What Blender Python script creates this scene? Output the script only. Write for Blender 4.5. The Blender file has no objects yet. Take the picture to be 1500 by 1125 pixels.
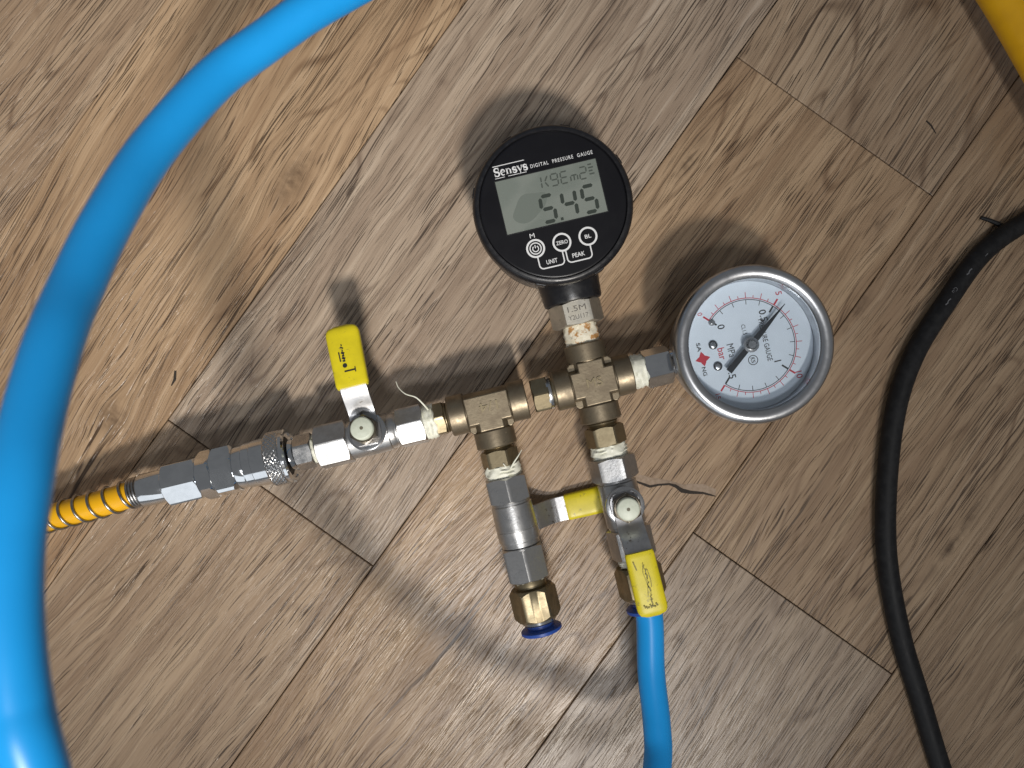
import bpy, bmesh, math, random
from mathutils import Matrix, Vector, noise as mnoise
R = math.radians
rnd = random.Random(7)
SC = bpy.context.scene
COL = SC.collection
MM = 0.001
H = 360.0            # camera height above the floor, mm
K = 0.307            # floor millimetres per photograph pixel (1500 wide)

# ------------------------------------------------------------------ camera
cam_d = bpy.data.cameras.new('camera'); cam = bpy.data.objects.new('camera', cam_d)
COL.objects.link(cam); SC.camera = cam
cam.location = (0, 0, H * MM); cam.rotation_euler = (0, 0, 0)
cam_d.sensor_width = 36; cam_d.lens = 18 * H / (750 * K)
cam_d.clip_start = 0.01; cam_d.clip_end = 50
cam_d.dof.use_dof = True; cam_d.dof.focus_distance = 0.328; cam_d.dof.aperture_fstop = 13

# ------------------------------------------------------------------ world and lamps
w = bpy.data.worlds.new('World'); SC.world = w; w.use_nodes = True
bg = w.node_tree.nodes['Background']
bg.inputs[0].default_value = (0.95, 0.97, 1.0, 1); bg.inputs[1].default_value = 0.17

def lamp(name, kind, loc, target, power, color, **kw):
    d = bpy.data.lights.new(name, kind); o = bpy.data.objects.new(name, d); COL.objects.link(o)
    o.location = loc
    o.rotation_euler = (Vector(target) - Vector(loc)).to_track_quat('-Z', 'Y').to_euler()
    d.energy = power; d.color = color
    for k, v in kw.items(): setattr(d, k, v)
    return o
KEY = Vector((0.38, -1.40, 2.2))
lamp('ceiling_lamp', 'SPOT', KEY, (-0.11, 0.06, 0.05), 300, (1.0, 0.94, 0.86),
     shadow_soft_size=0.14, spot_size=R(14.0), spot_blend=1.0)
lamp('second_ceiling_lamp', 'AREA', (0.07, -0.80, 2.2), (0, 0, 0), 12, (0.97, 0.98, 1.0),
     shape='RECTANGLE', size=0.34, size_y=0.24)
lamp('added_fill_light', 'AREA', (-0.7, -2.0, 1.0), (0, 0, 0), 9, (0.90, 0.95, 1.0),
     shape='RECTANGLE', size=2.0, size_y=1.4)  # unseen fill light, added to brighten the chrome and nickel facets
vs = SC.view_settings
vs.view_transform = 'Standard'; vs.look = 'None'; vs.exposure = -0.1; vs.gamma = 1; vs.use_curve_mapping = False
SC.render.engine = 'CYCLES'

# ------------------------------------------------------------------ node helpers
class NT:
    def __init__(s, name):
        s.m = bpy.data.materials.new(name); s.m.use_nodes = True
        s.t = s.m.node_tree; s.b = s.t.nodes['Principled BSDF']
    def n(s, typ, **kw):
        nd = s.t.nodes.new('ShaderNode' + typ)
        for k, v in kw.items(): setattr(nd, k, v)
        return nd
    def put(s, sock, v):
        if isinstance(v, bpy.types.NodeSocket): s.t.links.new(v, sock)
        elif v is not None: sock.default_value = v
    def math(s, op, a, b=None, c=None, clamp=False):
        nd = s.n('Math', operation=op); nd.use_clamp = clamp
        for i, v in enumerate((a, b, c)): s.put(nd.inputs[i], v)
        return nd.outputs[0]
    def xyz(s, x, y, z):
        nd = s.n('CombineXYZ')
        for i, v in enumerate((x, y, z)): s.put(nd.inputs[i], v)
        return nd.outputs[0]
    def noise(s, vec, scale=1.0, detail=2.0, rough=0.5, dist=0.0):
        nd = s.n('TexNoise'); s.put(nd.inputs['Vector'], vec)
        nd.inputs['Scale'].default_value = scale; nd.inputs['Detail'].default_value = detail
        nd.inputs['Roughness'].default_value = rough; nd.inputs['Distortion'].default_value = dist
        return nd.outputs[0]
    def ramp(s, f, lo, hi, a=0.0, b=1.0, smooth=True):
        nd = s.n('MapRange', interpolation_type='SMOOTHSTEP' if smooth else 'LINEAR')
        for i, v in enumerate((f, lo, hi, a, b)): s.put(nd.inputs[i], v)
        return nd.outputs[0]
    def mix(s, f, a, b, blend='MIX'):
        nd = s.n('Mix', data_type='RGBA', blend_type=blend)
        s.put(nd.inputs[0], f); s.put(nd.inputs[6], a); s.put(nd.inputs[7], b)
        return nd.outputs[2]
    def bump(s, h, strength, dist):
        nd = s.n('Bump'); s.put(nd.inputs['Height'], h)
        nd.inputs['Strength'].default_value = strength; nd.inputs['Distance'].default_value = dist
        s.t.links.new(nd.outputs[0], s.b.inputs['Normal'])
    def set(s, **kw):
        for k, v in kw.items(): s.put(s.b.inputs[k.replace('_', ' ')], v)

def rgb(r, g, b): return (r, g, b, 1.0)
def srgb(r, g, b):
    f = lambda c: (c / 255 / 12.92) if c <= 10 else ((c / 255 + 0.055) / 1.055) ** 2.4
    return (f(r), f(g), f(b), 1.0)
MAT = {}
def simple(name, col, rough, metal=0.0, col2=None, nscale=300, bump=0.0, spots=None, rvar=0.0, **kw):
    t = NT(name); co = t.n('TexCoord').outputs['Object']
    n1 = t.noise(co, nscale, 4, 0.6)
    c = t.mix(t.ramp(n1, 0.35, 0.68), col, col2 or col)
    if spots:
        n2 = t.noise(co, spots[0], 3, 0.65)
        c = t.mix(t.math('MULTIPLY', t.ramp(n2, spots[1], spots[1] + 0.1), spots[3]), c, spots[2])
    t.set(Base_Color=c, Metallic=metal,
          Roughness=t.ramp(n1, 0.3, 0.7, max(0.03, rough - rvar), rough + rvar) if rvar else rough)
    if bump: t.bump(t.noise(co, nscale * 4, 3, 0.6), bump, 0.0002)
    for k, v in kw.items(): t.b.inputs[k.replace('_', ' ')].default_value = v
    MAT[name] = t.m
    return t.m

simple('cast_brass', rgb(.26, .215, .15), .46, .85, rgb(.19, .155, .11), 180, .25, (900, .62, rgb(.10, .075, .05), .55), .08)
simple('turned_brass', rgb(.32, .265, .17), .40, .92, rgb(.23, .19, .12), 160, .16, (700, .66, rgb(.12, .085, .05), .5), .07)
simple('chrome', rgb(.74, .76, .78), .10, 1.0, rgb(.66, .68, .70), 220, .0, None, .03)
simple('worn_chrome', rgb(.62, .63, .64), .24, 1.0, rgb(.50, .50, .50), 260, .04, (1300, .64, rgb(.25, .24, .22), .4), .06)
simple('nickel', rgb(.56, .56, .56), .34, .95, rgb(.44, .44, .44), 260, .22, (1500, .63, rgb(.22, .21, .20), .5), .07)
simple('steel_plate', rgb(.52, .52, .53), .36, .95, rgb(.42, .42, .43), 200, .10, (420, .60, rgb(.13, .10, .07), .75), .08)
simple('satin_hex', rgb(.62, .59, .52), .42, .9, rgb(.50, .47, .40), 200, .15, (600, .62, rgb(.20, .16, .10), .5), .06)
simple('dark_nut', rgb(.20, .18, .14), .38, .9, rgb(.12, .10, .08), 400, .2)
simple('zinc_spring', rgb(.42, .42, .42), .30, 1.0, rgb(.30, .29, .28), 500, .1)
simple('gauge_steel', rgb(.56, .57, .59), .33, 1.0, rgb(.46, .47, .49), 160, .08, (1000, .65, rgb(.30, .30, .30), .4), .06)
simple('black_plastic', rgb(.008, .008, .010), .36, 0, rgb(.011, .011, .013), 300, .12, (1100, .70, rgb(.10, .10, .10), .5), .08)
simple('black_face', rgb(.006, .006, .008), .30, 0, rgb(.008, .008, .010), 100, .0, (1600, .73, rgb(.05, .05, .05), .5), 0, Specular_IOR_Level=.3)
simple('black_rubber', rgb(.008, .008, .009), .58, 0, rgb(.016, .016, .017), 300, .15, None, .06, Specular_IOR_Level=.25)
simple('black_ring', rgb(.015, .015, .015), .5)
simple('white_print', rgb(.68, .69, .70), .5)
simple('grey_print', rgb(.12, .12, .13), .5)
simple('engraving', rgb(.10, .09, .08), .6)
simple('yellow_vinyl', rgb(.72, .60, .015), .38, 0, rgb(.62, .52, .012), 120, .05, (330, .60, rgb(.25, .21, .05), .6), .05)
simple('scuff', rgb(.17, .15, .05), .6, 0, rgb(.30, .26, .04), 900)
simple('black_print', rgb(.02, .02, .02), .5)
simple('ptfe_tape', rgb(.80, .80, .70), .5, 0, rgb(.72, .72, .60), 500, .35, None, 0)
simple('rusty_tape', rgb(.74, .70, .58), .55, 0, rgb(.66, .60, .46), 400, .35, (300, .50, rgb(.40, .18, .035), .9))
simple('white_cap', rgb(.62, .66, .56), .45, 0, rgb(.56, .60, .50), 500, .1)
simple('dark_dot', rgb(.14, .13, .09), .6)
simple('blue_hose', rgb(.010, .34, .84), .33, 0, rgb(.009, .325, .81), 60, .02)
simple('blue_tube', rgb(.010, .20, .56), .34, 0, rgb(.009, .18, .52), 100, .02)
simple('blue_collet', rgb(.020, .075, .36), .42, 0, rgb(.018, .065, .32), 200, .05)
simple('yellow_hose', rgb(.80, .42, .005), .36, 0, rgb(.74, .38, .005), 120, .04)
simple('dial_white', rgb(.70, .76, .82), .55, 0, rgb(.67, .73, .79), 120)
simple('red_print', rgb(.50, .03, .05), .5)
simple('needle_black', rgb(.02, .022, .025), .35)
simple('bore', rgb(.01, .01, .01), .8)
simple('subfloor', rgb(.03, .022, .016), .8)
simple('gouge', rgb(.025, .018, .013), .8)
simple('torn_vinyl', rgb(.42, .32, .24), .3, 0, rgb(.34, .25, .18), 600, .3)
def lcd_mat():
    t = NT('lcd_glass'); co = t.n('TexCoord').outputs['Object']
    n = t.noise(co, 60, 2, .5); n2 = t.noise(co, 1500, 2, .5)
    c = t.mix(t.ramp(n, .42, .58), srgb(112, 119, 113), srgb(121, 127, 121))
    c = t.mix(t.ramp(n2, .68, .78, 0, .25), c, srgb(180, 184, 176))
    t.set(Base_Color=c, Roughness=.22); MAT['lcd_glass'] = t.m
lcd_mat()
simple('lcd_ink', srgb(48, 55, 50), .4)
simple('lcd_faint', srgb(70, 76, 71), .4)
simple('lcd_damp', srgb(106, 113, 107), .2)
def glass():
    t = NT('gauge_glass'); nt = t.t
    gl = t.n('BsdfGlossy'); gl.inputs['Roughness'].default_value = .04
    tr = t.n('BsdfTransparent'); tr.inputs[0].default_value = (.96, .98, 1, 1)
    fr = t.n('Fresnel'); fr.inputs[0].default_value = 1.45
    mx = t.n('MixShader'); nt.links.new(fr.outputs[0], mx.inputs[0])
    nt.links.new(tr.outputs[0], mx.inputs[1]); nt.links.new(gl.outputs[0], mx.inputs[2])
    nt.links.new(mx.outputs[0], nt.nodes['Material Output'].inputs[0]); MAT['gauge_glass'] = t.m
glass()

# ------------------------------------------------------------------ mesh helpers (everything in mm, world space)
class MB:
    def __init__(s): s.v = []; s.f = []
    def add(s, vs, fs, M=None):
        o = len(s.v)
        s.v += [(M @ Vector(p)) if M else Vector(p) for p in vs]
        s.f += [tuple(o + i for i in f) for f in fs]
        return s
    def rings(s, rings, M=None, cap=True, closed=False):
        n = len(rings[0]); vs = [p for r in rings for p in r]; fs = []
        m = len(rings)
        for i in range(m if closed else m - 1):
            a = i * n; b = ((i + 1) % m) * n
            for j in range(n):
                k = (j + 1) % n
                fs.append((a + j, a + k, b + k, b + j))
        if cap and not closed:
            fs.append(tuple(range(n - 1, -1, -1))); fs.append(tuple((m - 1) * n + j for j in range(n)))
        return s.add(vs, fs, M)
    def lathe(s, prof, M=None, n=48, cap=True, wob=0.0):
        rg = []
        for x, r in prof:
            rr = []
            for j in range(n):
                a = 2 * math.pi * j / n
                q = r + (wob * mnoise.noise(Vector((x * 1.3, math.cos(a) * 3, math.sin(a) * 3))) if wob else 0)
                xx = x + (wob * .9 * mnoise.noise(Vector((x * .3 + 9, math.cos(a) * 2.4, math.sin(a) * 2.4))) if wob else 0)
                rr.append((xx, q * math.cos(a), q * math.sin(a)))
            rg.append(rr)
        return s.rings(rg, M, cap)
    def hexa(s, x0, x1, af, M=None, rot=0.0, bore=None, ch=.55, n=72):
        """Hexagon nut along X with turned chamfers; rot=0 puts a corner on +Z."""
        r0 = af / 2 * .985; rc = af / math.sqrt(3) * .985
        rings = [[], [], [], []]
        for j in range(n):
            a = 2 * math.pi * j / n
            t = ((a - rot) % (math.pi / 3)) - math.pi / 6
            h = min(af / 2 / math.cos(t), rc)
            d = max(.05, (h - r0) * ch + .1)
            cy, cz = math.sin(a), math.cos(a)
            rings[0].append((x0, r0 * cy, r0 * cz)); rings[1].append((x0 + d, h * cy, h * cz))
            rings[2].append((x1 - d, h * cy, h * cz)); rings[3].append((x1, r0 * cy, r0 * cz))
        return s.rings([r[::-1] for r in rings], M)
    def box(s, x0, x1, y0, y1, z0, z1, M=None):
        vs = [(x, y, z) for z in (z0, z1) for y in (y0, y1) for x in (x0, x1)]
        return s.add(vs, [(0, 2, 3, 1), (4, 5, 7, 6), (0, 1, 5, 4), (2, 6, 7, 3), (0, 4, 6, 2), (1, 3, 7, 5)], M)
    def prism(s, pts, z0, z1, M=None):
        n = len(pts)
        ar = sum(pts[i][0] * pts[(i + 1) % n][1] - pts[(i + 1) % n][0] * pts[i][1] for i in range(n))
        if ar < 0: pts = pts[::-1]
        return s.rings([[(x, y, z0) for x, y in pts], [(x, y, z1) for x, y in pts]], M)
    def tube(s, pts, r, n=24, M=None, cap=True):
        pts = [Vector(p) for p in pts]; rg = []; up = None
        for i, p in enumerate(pts):
            t = (pts[min(i + 1, len(pts) - 1)] - pts[max(i - 1, 0)]).normalized()
            if up is None: up = Vector((0, 0, 1)) if abs(t.z) < .9 else Vector((1, 0, 0))
            up = (up - t * up.dot(t)).normalized(); sd = t.cross(up)
            q = r(i / (len(pts) - 1)) if callable(r) else r
            rg.append([p + sd * math.cos(2 * math.pi * j / n) * q + up * math.sin(2 * math.pi * j / n) * q for j in range(n)])
        return s.rings(rg, M, cap)
    def strip(s, pts, wid, z0, z1, M=None, closed=False):
        """flat line of a given width drawn through 2D points"""
        n = len(pts); L = []; Rr = []
        for i in range(n):
            a = Vector(pts[(i - 1) % n if closed else max(i - 1, 0)]); b = Vector(pts[(i + 1) % n if closed else min(i + 1, n - 1)])
            d = (b - a).normalized(); q = Vector((-d.y, d.x)) * (wid(i / max(1, n - 1)) if callable(wid) else wid) / 2; p = Vector(pts[i])
            L.append(p + q); Rr.append(p - q)
        rg = [[(L[i].x, L[i].y, z0), (Rr[i].x, Rr[i].y, z0), (Rr[i].x, Rr[i].y, z1), (L[i].x, L[i].y, z1)] for i in range(n)]
        return s.rings(rg, M, True, closed)
    def build(s, name, mat, parent=None, smooth=32, bevel=0.0, seg=2, wn=False):
        o0 = parent.get('_o') if parent else None
        org = ORG.get(parent.name, Vector((0, 0, 0))) if parent else Vector((0, 0, 0))
        me = bpy.data.meshes.new(name)
        if parent is None and s.v:
            c = Vector(((min(p.x for p in s.v) + max(p.x for p in s.v)) / 2, (min(p.y for p in s.v) + max(p.y for p in s.v)) / 2, min(p.z for p in s.v)))
            org = c
        me.from_pydata([tuple((p - org) * MM) for p in s.v], [], s.f)
        bm = bmesh.new(); bm.from_mesh(me)
        bmesh.ops.recalc_face_normals(bm, faces=bm.faces); bm.to_mesh(me); bm.free()
        me.polygons.foreach_set('use_smooth', [True] * len(me.polygons))
        me.set_sharp_from_angle(angle=R(smooth))
        me.materials.append(MAT[mat])
        o = bpy.data.objects.new(name, me); COL.objects.link(o)
        if parent is None: o.location = org * MM
        else: o.parent = parent
        ORG[o.name] = org
        if bevel:
            b = o.modifiers.new('bevel', 'BEVEL'); b.width = bevel * MM; b.segments = seg
            b.limit_method = 'ANGLE'; b.angle_limit = R(32); b.harden_normals = True
        return o
ORG = {}
def thing(name, label, cat, loc, group=None):
    o = bpy.data.objects.new(name, None); COL.objects.link(o)
    o.location = Vector(loc) * MM; o.empty_display_size = .01
    o['label'] = label; o['category'] = cat
    if group: o['group'] = group
    ORG[o.name] = Vector(loc)
    return o
def tag(o, label, cat): o['label'] = label; o['category'] = cat
def P(px, py, h=0.0):
    f = K * (H - h) / H
    return Vector(((px - 750) * f, -(py - 562.5) * f, h))
def spline(pts, n=12):
    pts = [Vector(p) for p in pts]; out = []
    q = [pts[0] * 2 - pts[1]] + pts + [pts[-1] * 2 - pts[-2]]
    for i in range(1, len(q) - 2):
        a, b, c, d = q[i - 1], q[i], q[i + 1], q[i + 2]
        for k in range(n):
            t = k / n
            out.append(.5 * ((2 * b) + (c - a) * t + (2 * a - 5 * b + 4 * c - d) * t * t + (3 * b - a - 3 * c + d) * t ** 3))
    out.append(pts[-1]); return out
def frame(org, x, z):
    x = Vector(x).normalized(); z = Vector(z); z = (z - x * z.dot(x)).normalized(); y = z.cross(x)
    m = Matrix((x, y, z)).transposed().to_4x4(); m.translation = Vector(org); return m
def arc(cx, cy, r, a0, a1, n):
    return [(cx + r * math.cos(R(a0 + (a1 - a0) * i / n)), cy + r * math.sin(R(a0 + (a1 - a0) * i / n))) for i in range(n + 1)]
def circ(cx, cy, r, n=32): return arc(cx, cy, r, 0, 360, n)[:-1]
def text_into(mb, body, M, width=None, cap=None, bold=0.0, th=.06, space=1.0, ex=0.0):
    c = bpy.data.curves.new('lettering', 'FONT'); c.body = body; c.size = 1; c.resolution_u = 3
    c.offset = bold; c.space_character = space; c.extrude = ex
    o = bpy.data.objects.new('lettering', c); COL.objects.link(o)
    me = bpy.data.meshes.new_from_object(o)
    xs = [v.co.x for v in me.vertices]; ys = [v.co.y for v in me.vertices]
    x0, x1, y0, y1 = min(xs), max(xs), min(ys), max(ys)
    sx = width / (x1 - x0) if width else None
    sy = cap / .70 if cap else sx
    if sx is None: sx = sy
    cx = (x0 + x1) / 2
    S = Matrix(((sx, 0, 0, -cx * sx), (0, sy, 0, -.35 * sy), (0, 0, 1, th), (0, 0, 0, 1)))
    mb.add([v.co for v in me.vertices], [tuple(p.vertices) for p in me.polygons], M @ S)
    bpy.data.objects.remove(o); bpy.data.curves.remove(c); bpy.data.meshes.remove(me)
    return mb

# ------------------------------------------------------------------ the floor: printed oak planks
UA = R(54.5)                        # direction of the planks
UX = Vector((math.cos(UA), math.sin(UA), 0)); QX = Vector((-math.sin(UA), math.cos(UA), 0))
def pq(px, py):
    p = P(px, py); return p.dot(UX), p.dot(QX)
def wood():
    t = NT('oak_planks')
    pos = t.n('NewGeometry').outputs['Position']
    mp = t.n('Mapping', vector_type='POINT'); t.put(mp.inputs[0], pos)
    mp.inputs['Rotation'].default_value = (0, 0, -UA); mp.inputs['Scale'].default_value = (1000, 1000, 1000)
    sp = t.n('SeparateXYZ'); t.put(sp.inputs[0], mp.outputs[0])
    p, q = sp.outputs[0], sp.outputs[1]
    oc = t.n('SeparateColor'); t.put(oc.inputs[0], t.n('ObjectInfo').outputs['Color'])
    tone, seed, warm = oc.outputs[0], oc.outputs[1], oc.outputs[2]
    sd = t.math('MULTIPLY', seed, 97.0)
    # slow wander of the grain, and knots that push it aside
    wv = t.noise(t.xyz(t.math('MULTIPLY', p, 1 / 150), t.math('MULTIPLY', q, 1 / 45), sd), 1, 1, .5)
    q1 = t.math('ADD', q, t.math('MULTIPLY', t.math('SUBTRACT', wv, .5), 12))
    q1 = t.math('ADD', q1, t.math('MULTIPLY', p, t.math('MULTIPLY', t.math('SUBTRACT', seed, .5), .16)))
    wf = t.noise(t.xyz(t.math('MULTIPLY', p, 1 / 22), t.math('MULTIPLY', q, 1 / 6), sd), 1, 1, .5)
    q1 = t.math('ADD', q1, t.math('MULTIPLY', t.math('SUBTRACT', wf, .5), 1.5))
    smudge = None
    for (kx, ky, a, b, amp, dk) in KNOTS:
        kp, kq = pq(kx, ky)
        dp = t.math('DIVIDE', t.math('SUBTRACT', p, kp), a); dq = t.math('DIVIDE', t.math('SUBTRACT', q, kq), b)
        d2 = t.math('ADD', t.math('MULTIPLY', dp, dp), t.math('MULTIPLY', dq, dq))
        e = t.math('EXPONENT', t.math('MULTIPLY', d2, -1.0))
        q1 = t.math('SUBTRACT', q1, t.math('MULTIPLY', t.math('MULTIPLY', dq, e), amp * .75))
        e2 = t.math('MULTIPLY', t.math('EXPONENT', t.math('MULTIPLY', d2, -5.0)), dk)
        smudge = e2 if smudge is None else t.math('ADD', smudge, e2)
    V = lambda a, b, off: t.xyz(t.math('MULTIPLY', p, 1 / a), t.math('MULTIPLY', q1, 1 / b), t.math('ADD', sd, off))
    # nested rings: contour lines of a long smooth field
    fld = t.noise(V(190, 34, 3.0), 1, 1, .4)
    ring = t.math('PINGPONG', t.math('MULTIPLY', fld, 15.0), .5)
    ringl = t.ramp(ring, 0.0, .16, 1.0, 0.0)
    broad = t.noise(V(150, 13, 11.0), 1, 3, .55)
    stripe = t.noise(V(120, 2.6, 17.0), 1, 3, .6)
    fine = t.noise(V(60, .55, 23.0), 1, 2, .6)
    dash = t.noise(V(19, .55, 29.0), 1, 1, .5)
    dash2 = t.noise(V(85, .80, 37.0), 1, 2, .55)
    zone = t.ramp(t.noise(V(60, 16, 41.0), 1, 2, .5), .36, .62)
    zone2 = t.ramp(t.noise(V(110, 20, 47.0), 1, 2, .5), .40, .62)
    col = t.mix(t.ramp(broad, .30, .70), rgb(.49, .38, .275), rgb(.35, .255, .178))
    col = t.mix(t.ramp(stripe, .42, .68, 0, .45), col, rgb(.245, .17, .115))
    col = t.mix(t.ramp(stripe, .46, .28, 0, .45), col, rgb(.60, .49, .38))
    col = t.mix(t.math('MULTIPLY', ringl, t.math('MULTIPLY', zone2, .62)), col, rgb(.15, .095, .062))
    col = t.mix(t.ramp(fine, .55, .70, 0, .36), col, rgb(.20, .135, .09))
    d1 = t.math('MULTIPLY', t.ramp(dash, .605, .66), t.math('ADD', t.math('MULTIPLY', zone, .78), .10))
    d2_ = t.math('MULTIPLY', t.ramp(dash2, .585, .65), t.math('ADD', t.math('MULTIPLY', zone2, .70), .22))
    dark = t.math('MAXIMUM', d1, d2_)
    col = t.mix(dark, col, rgb(.052, .034, .024))
    sm = t.math('MULTIPLY', smudge, t.ramp(t.noise(V(8, 5, 53.0), 1, 3, .65), .25, .70))
    col = t.mix(t.math('MINIMUM', sm, .85), col, rgb(.09, .06, .042))
    # plank to plank: greyer or warmer, lighter or darker
    col = t.mix(warm, col, t.mix(1.0, col, rgb(1.06, .97, .86), 'MULTIPLY'))
    hsv = t.n('HueSaturation'); t.put(hsv.inputs['Color'], col)
    t.put(hsv.inputs['Saturation'], t.ramp(warm, 0, 1, .84, 1.14, False)); t.put(hsv.inputs['Value'], t.ramp(tone, 0, 1, .58, 1.06, False))
    hgt = t.math('SUBTRACT', t.math('MULTIPLY', t.noise(V(9.0, .7, 61.0), 1, 2, .6), .6), t.math('MULTIPLY', t.ramp(dash, .56, .66), .7))
    t.set(Base_Color=hsv.outputs[0], Roughness=t.ramp(broad, .3, .7, .27, .36))
    t.b.inputs['Specular IOR Level'].default_value = .5
    t.bump(hgt, 1.0, .00024)
    MAT['oak_planks'] = t.m
KNOTS = [  # pixel x, y, along, across, push, darkness
    (428, 262, 26, 11, 8, .9), (165, 610, 16, 14, 9, .9), (1010, 235, 26, 6, 5, .7), (1255, 452, 26, 7, 5, .7),
    (1012, 742, 6, 4, 3, .4), (1400, 790, 44, 5, 4, .9), (590, 1010, 70, 20, 13, .0), (250, 930, 70, 22, -12, .0),
    (1180, 720, 40, 14, 9, .15), (1290, 330, 16, 8, 5, .6), (480, 330, 40, 16, -8, .2)]
wood()

floor = MB().box(-1050, 1050, -1050, 1050, -5.0, -3.4).build('floor', 'subfloor')
floor['kind'] = 'structure'
fo = ORG['floor']
SE = [-116.8 - 110.5 * 7 + 110.5 * i for i in range(7)] + [-116.8, -3.2, 105.2, 215.1] + [215.1 + 110.5 * i for i in range(1, 7)]
ENDS = {7: -103.0, 8: 178.7, 9: -7.0}
TONES = {6: (.62, .13, .75), 7: (.62, .43, .85), 8: (.60, .71, .18), 9: (.50, .29, .45)}
PL = 915.0
for i in range(len(SE) - 1):
    v0, v1 = SE[i] + .22, SE[i + 1] - .22
    e0 = ENDS.get(i, rnd.uniform(-450, 450)); 
    if i == 6: e0 = 330.0
    if i == 10: e0 = -300.0
    a = e0 - PL * 2
    while a < 1000:
        u0, u1 = a + .22, a + PL - .22
        a += PL
        if u1 < -1000 or u0 > 1000: continue
        b = .35; rg = []
        for du, z in ((0, -3.2), (0, -b), (b, 0)):
            rg.append([UX * uu - QX * vv + Vector((0, 0, z)) for uu, vv in
                       ((u0 + du, v0 + du), (u1 - du, v0 + du), (u1 - du, v1 - du), (u0 + du, v1 - du))])
        o = MB().rings(rg).build('plank', 'oak_planks', floor, smooth=20)
        tn = (rnd.uniform(.40, .66), rnd.random(), rnd.uniform(.1, .9))
        if i in TONES and u0 < 30 < u1 + 0: tn = TONES[i]
        o.color = (*tn, 1)
        o['_k'] = 0; del o['_k']
for (row, u, tn) in ((7, -300, (.50, .87, .55)), (8, 300, (.48, .21, .55)), (8, -100, (.60, .71, .75)), (9, 200, (.52, .53, .70)), (9, -200, (.55, .37, .30)), (7, 200, (.66, .43, .15)), (6, 0, (.66, .13, .8)), (10, 100, (.45, .66, .7))):
    for o in floor.children:
        c = [Vector(v.co) / MM + fo for v in o.data.vertices]
        us = [k.dot(UX) for k in c]; vv = [-k.dot(QX) for k in c]
        if min(us) < u < max(us) and min(vv) < (SE[row] + SE[row + 1]) / 2 < max(vv): o.color = (*tn, 1)

# torn spot and small gouges in the vinyl
tear = [(931, 705), (940, 708), (952, 712), (964, 710), (980, 709), (990, 711), (1000, 717), (1012, 720), (1030, 722), (1048, 727)]
tw = [.8, 1.2, 1.7, 1.1, 1.0, 2.1, 3.2, 2.2, 1.1, .5]
tp = [P(x, y) for x, y in tear]
m = MB().strip([(v.x, v.y) for v in tp], lambda t: tw[min(9, int(t * 9.01))], .02, .06)
m.build('tear', 'gouge', floor)
lip = MB(); up = [v + Vector((.2, 2.6 + 1.4 * math.sin(i), 0)) for i, v in enumerate(tp)]
vs_ = []; 
for a_, b_ in zip(tp, up): vs_ += [a_ + Vector((0, .5, .55)), b_ + Vector((0, 0, .03)), a_ + Vector((0, .5, .05))]
fs_ = []
for i in range(len(tp) - 1):
    o_ = i * 3
    fs_ += [(o_, o_ + 3, o_ + 4, o_ + 1), (o_ + 2, o_ + 5, o_ + 3, o_), (o_ + 1, o_ + 4, o_ + 5, o_ + 2)]
lip.add(vs_, fs_).build('torn_lip', 'torn_vinyl', floor)
for pts, wd in (([(1357, 177), (1364, 184), (1371, 196)], 1.0), ([(257, 543), (256, 556), (251, 565)], 1.5)):
    q_ = [P(x, y) for x, y in pts]
    MB().strip([(v.x, v.y) for v in q_], lambda t: wd * (.35 + .65 * math.sin(math.pi * min(1, t + .2))), .02, .07).build('gouge', 'gouge', floor)

# ------------------------------------------------------------------ manifold frame: x along the run, y towards the digital gauge
AX = 24.0
CROSS = P(868, 560, AX); CROSS.z = 0
MR = Matrix.Translation(CROSS) @ Matrix.Rotation(R(13.55), 4, 'Z')
E = (MR.to_3x3() @ Vector((1, 0, 0))); U = (MR.to_3x3() @ Vector((0, 1, 0)))
KA = K * (H - AX) / H
def T(x): return (x - 868) / .972 * KA          # along the run, from a pixel column
def S(y): return (y - 560) / .972 * KA          # down the right branch, from a pixel row
def S2(y): return (y - 599) / .972 * KA         # down the left branch
def ML(x, y, z): return MR @ Vector((x, y, z))
RUN = frame(ML(0, 0, AX), E, (0, 0, 1))         # X along the run
DWN = frame(ML(0, 0, AX), -U, (0, 0, 1))        # X down the right branch
TX = T(715)
DWN2 = frame(ML(TX, 0, AX), -U, (0, 0, 1))      # X down the left branch

man = thing('pressure_test_manifold', 'brass cross and tee manifold with two gauges and three yellow-levered ball valves on wood floor', 'manifold', ML(0, 0, 0))

def rlathe(M, prof, name, mat, parent, **kw):
    n = kw.pop('n', 48); wob = kw.pop('wob', 0.0)
    return MB().lathe(prof, M, n=n, wob=wob).build(name, mat, parent, **kw)
def collar(x0, x1, r, c=.5):
    s = 1 if x1 > x0 else -1
    return [(x0, r - c), (x0 + s * c * .4, r - c * .25), (x0 + s * c, r), (x1 - s * c, r), (x1 - s * c * .4, r - c * .25), (x1, r - c)]
def thread(x0, x1, r, pitch=1.3, d=.45):
    out = [(x0, r - d)]; n = max(2, int(abs(x1 - x0) / pitch)); st = (x1 - x0) / n
    for i in range(n): out += [(x0 + st * (i + .45), r), (x0 + st * (i + .55), r), (x0 + st * (i + .98), r - d)]
    return out
def tape(M, x0, x1, r, name, parent, mat='ptfe_tape'):
    n = 9; prof = [(x0, r * .8)]
    for i in range(n):
        f = i / (n - 1)
        prof.append((x0 + (x1 - x0) * f, r * (.93 + .08 * math.sin(math.pi * f)) + (.28 if i % 2 else -.1)))
    prof.append((x1, r * .8))
    return MB().lathe(prof, M, n=64, wob=.75).build(name, mat, parent, smooth=50)

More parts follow.
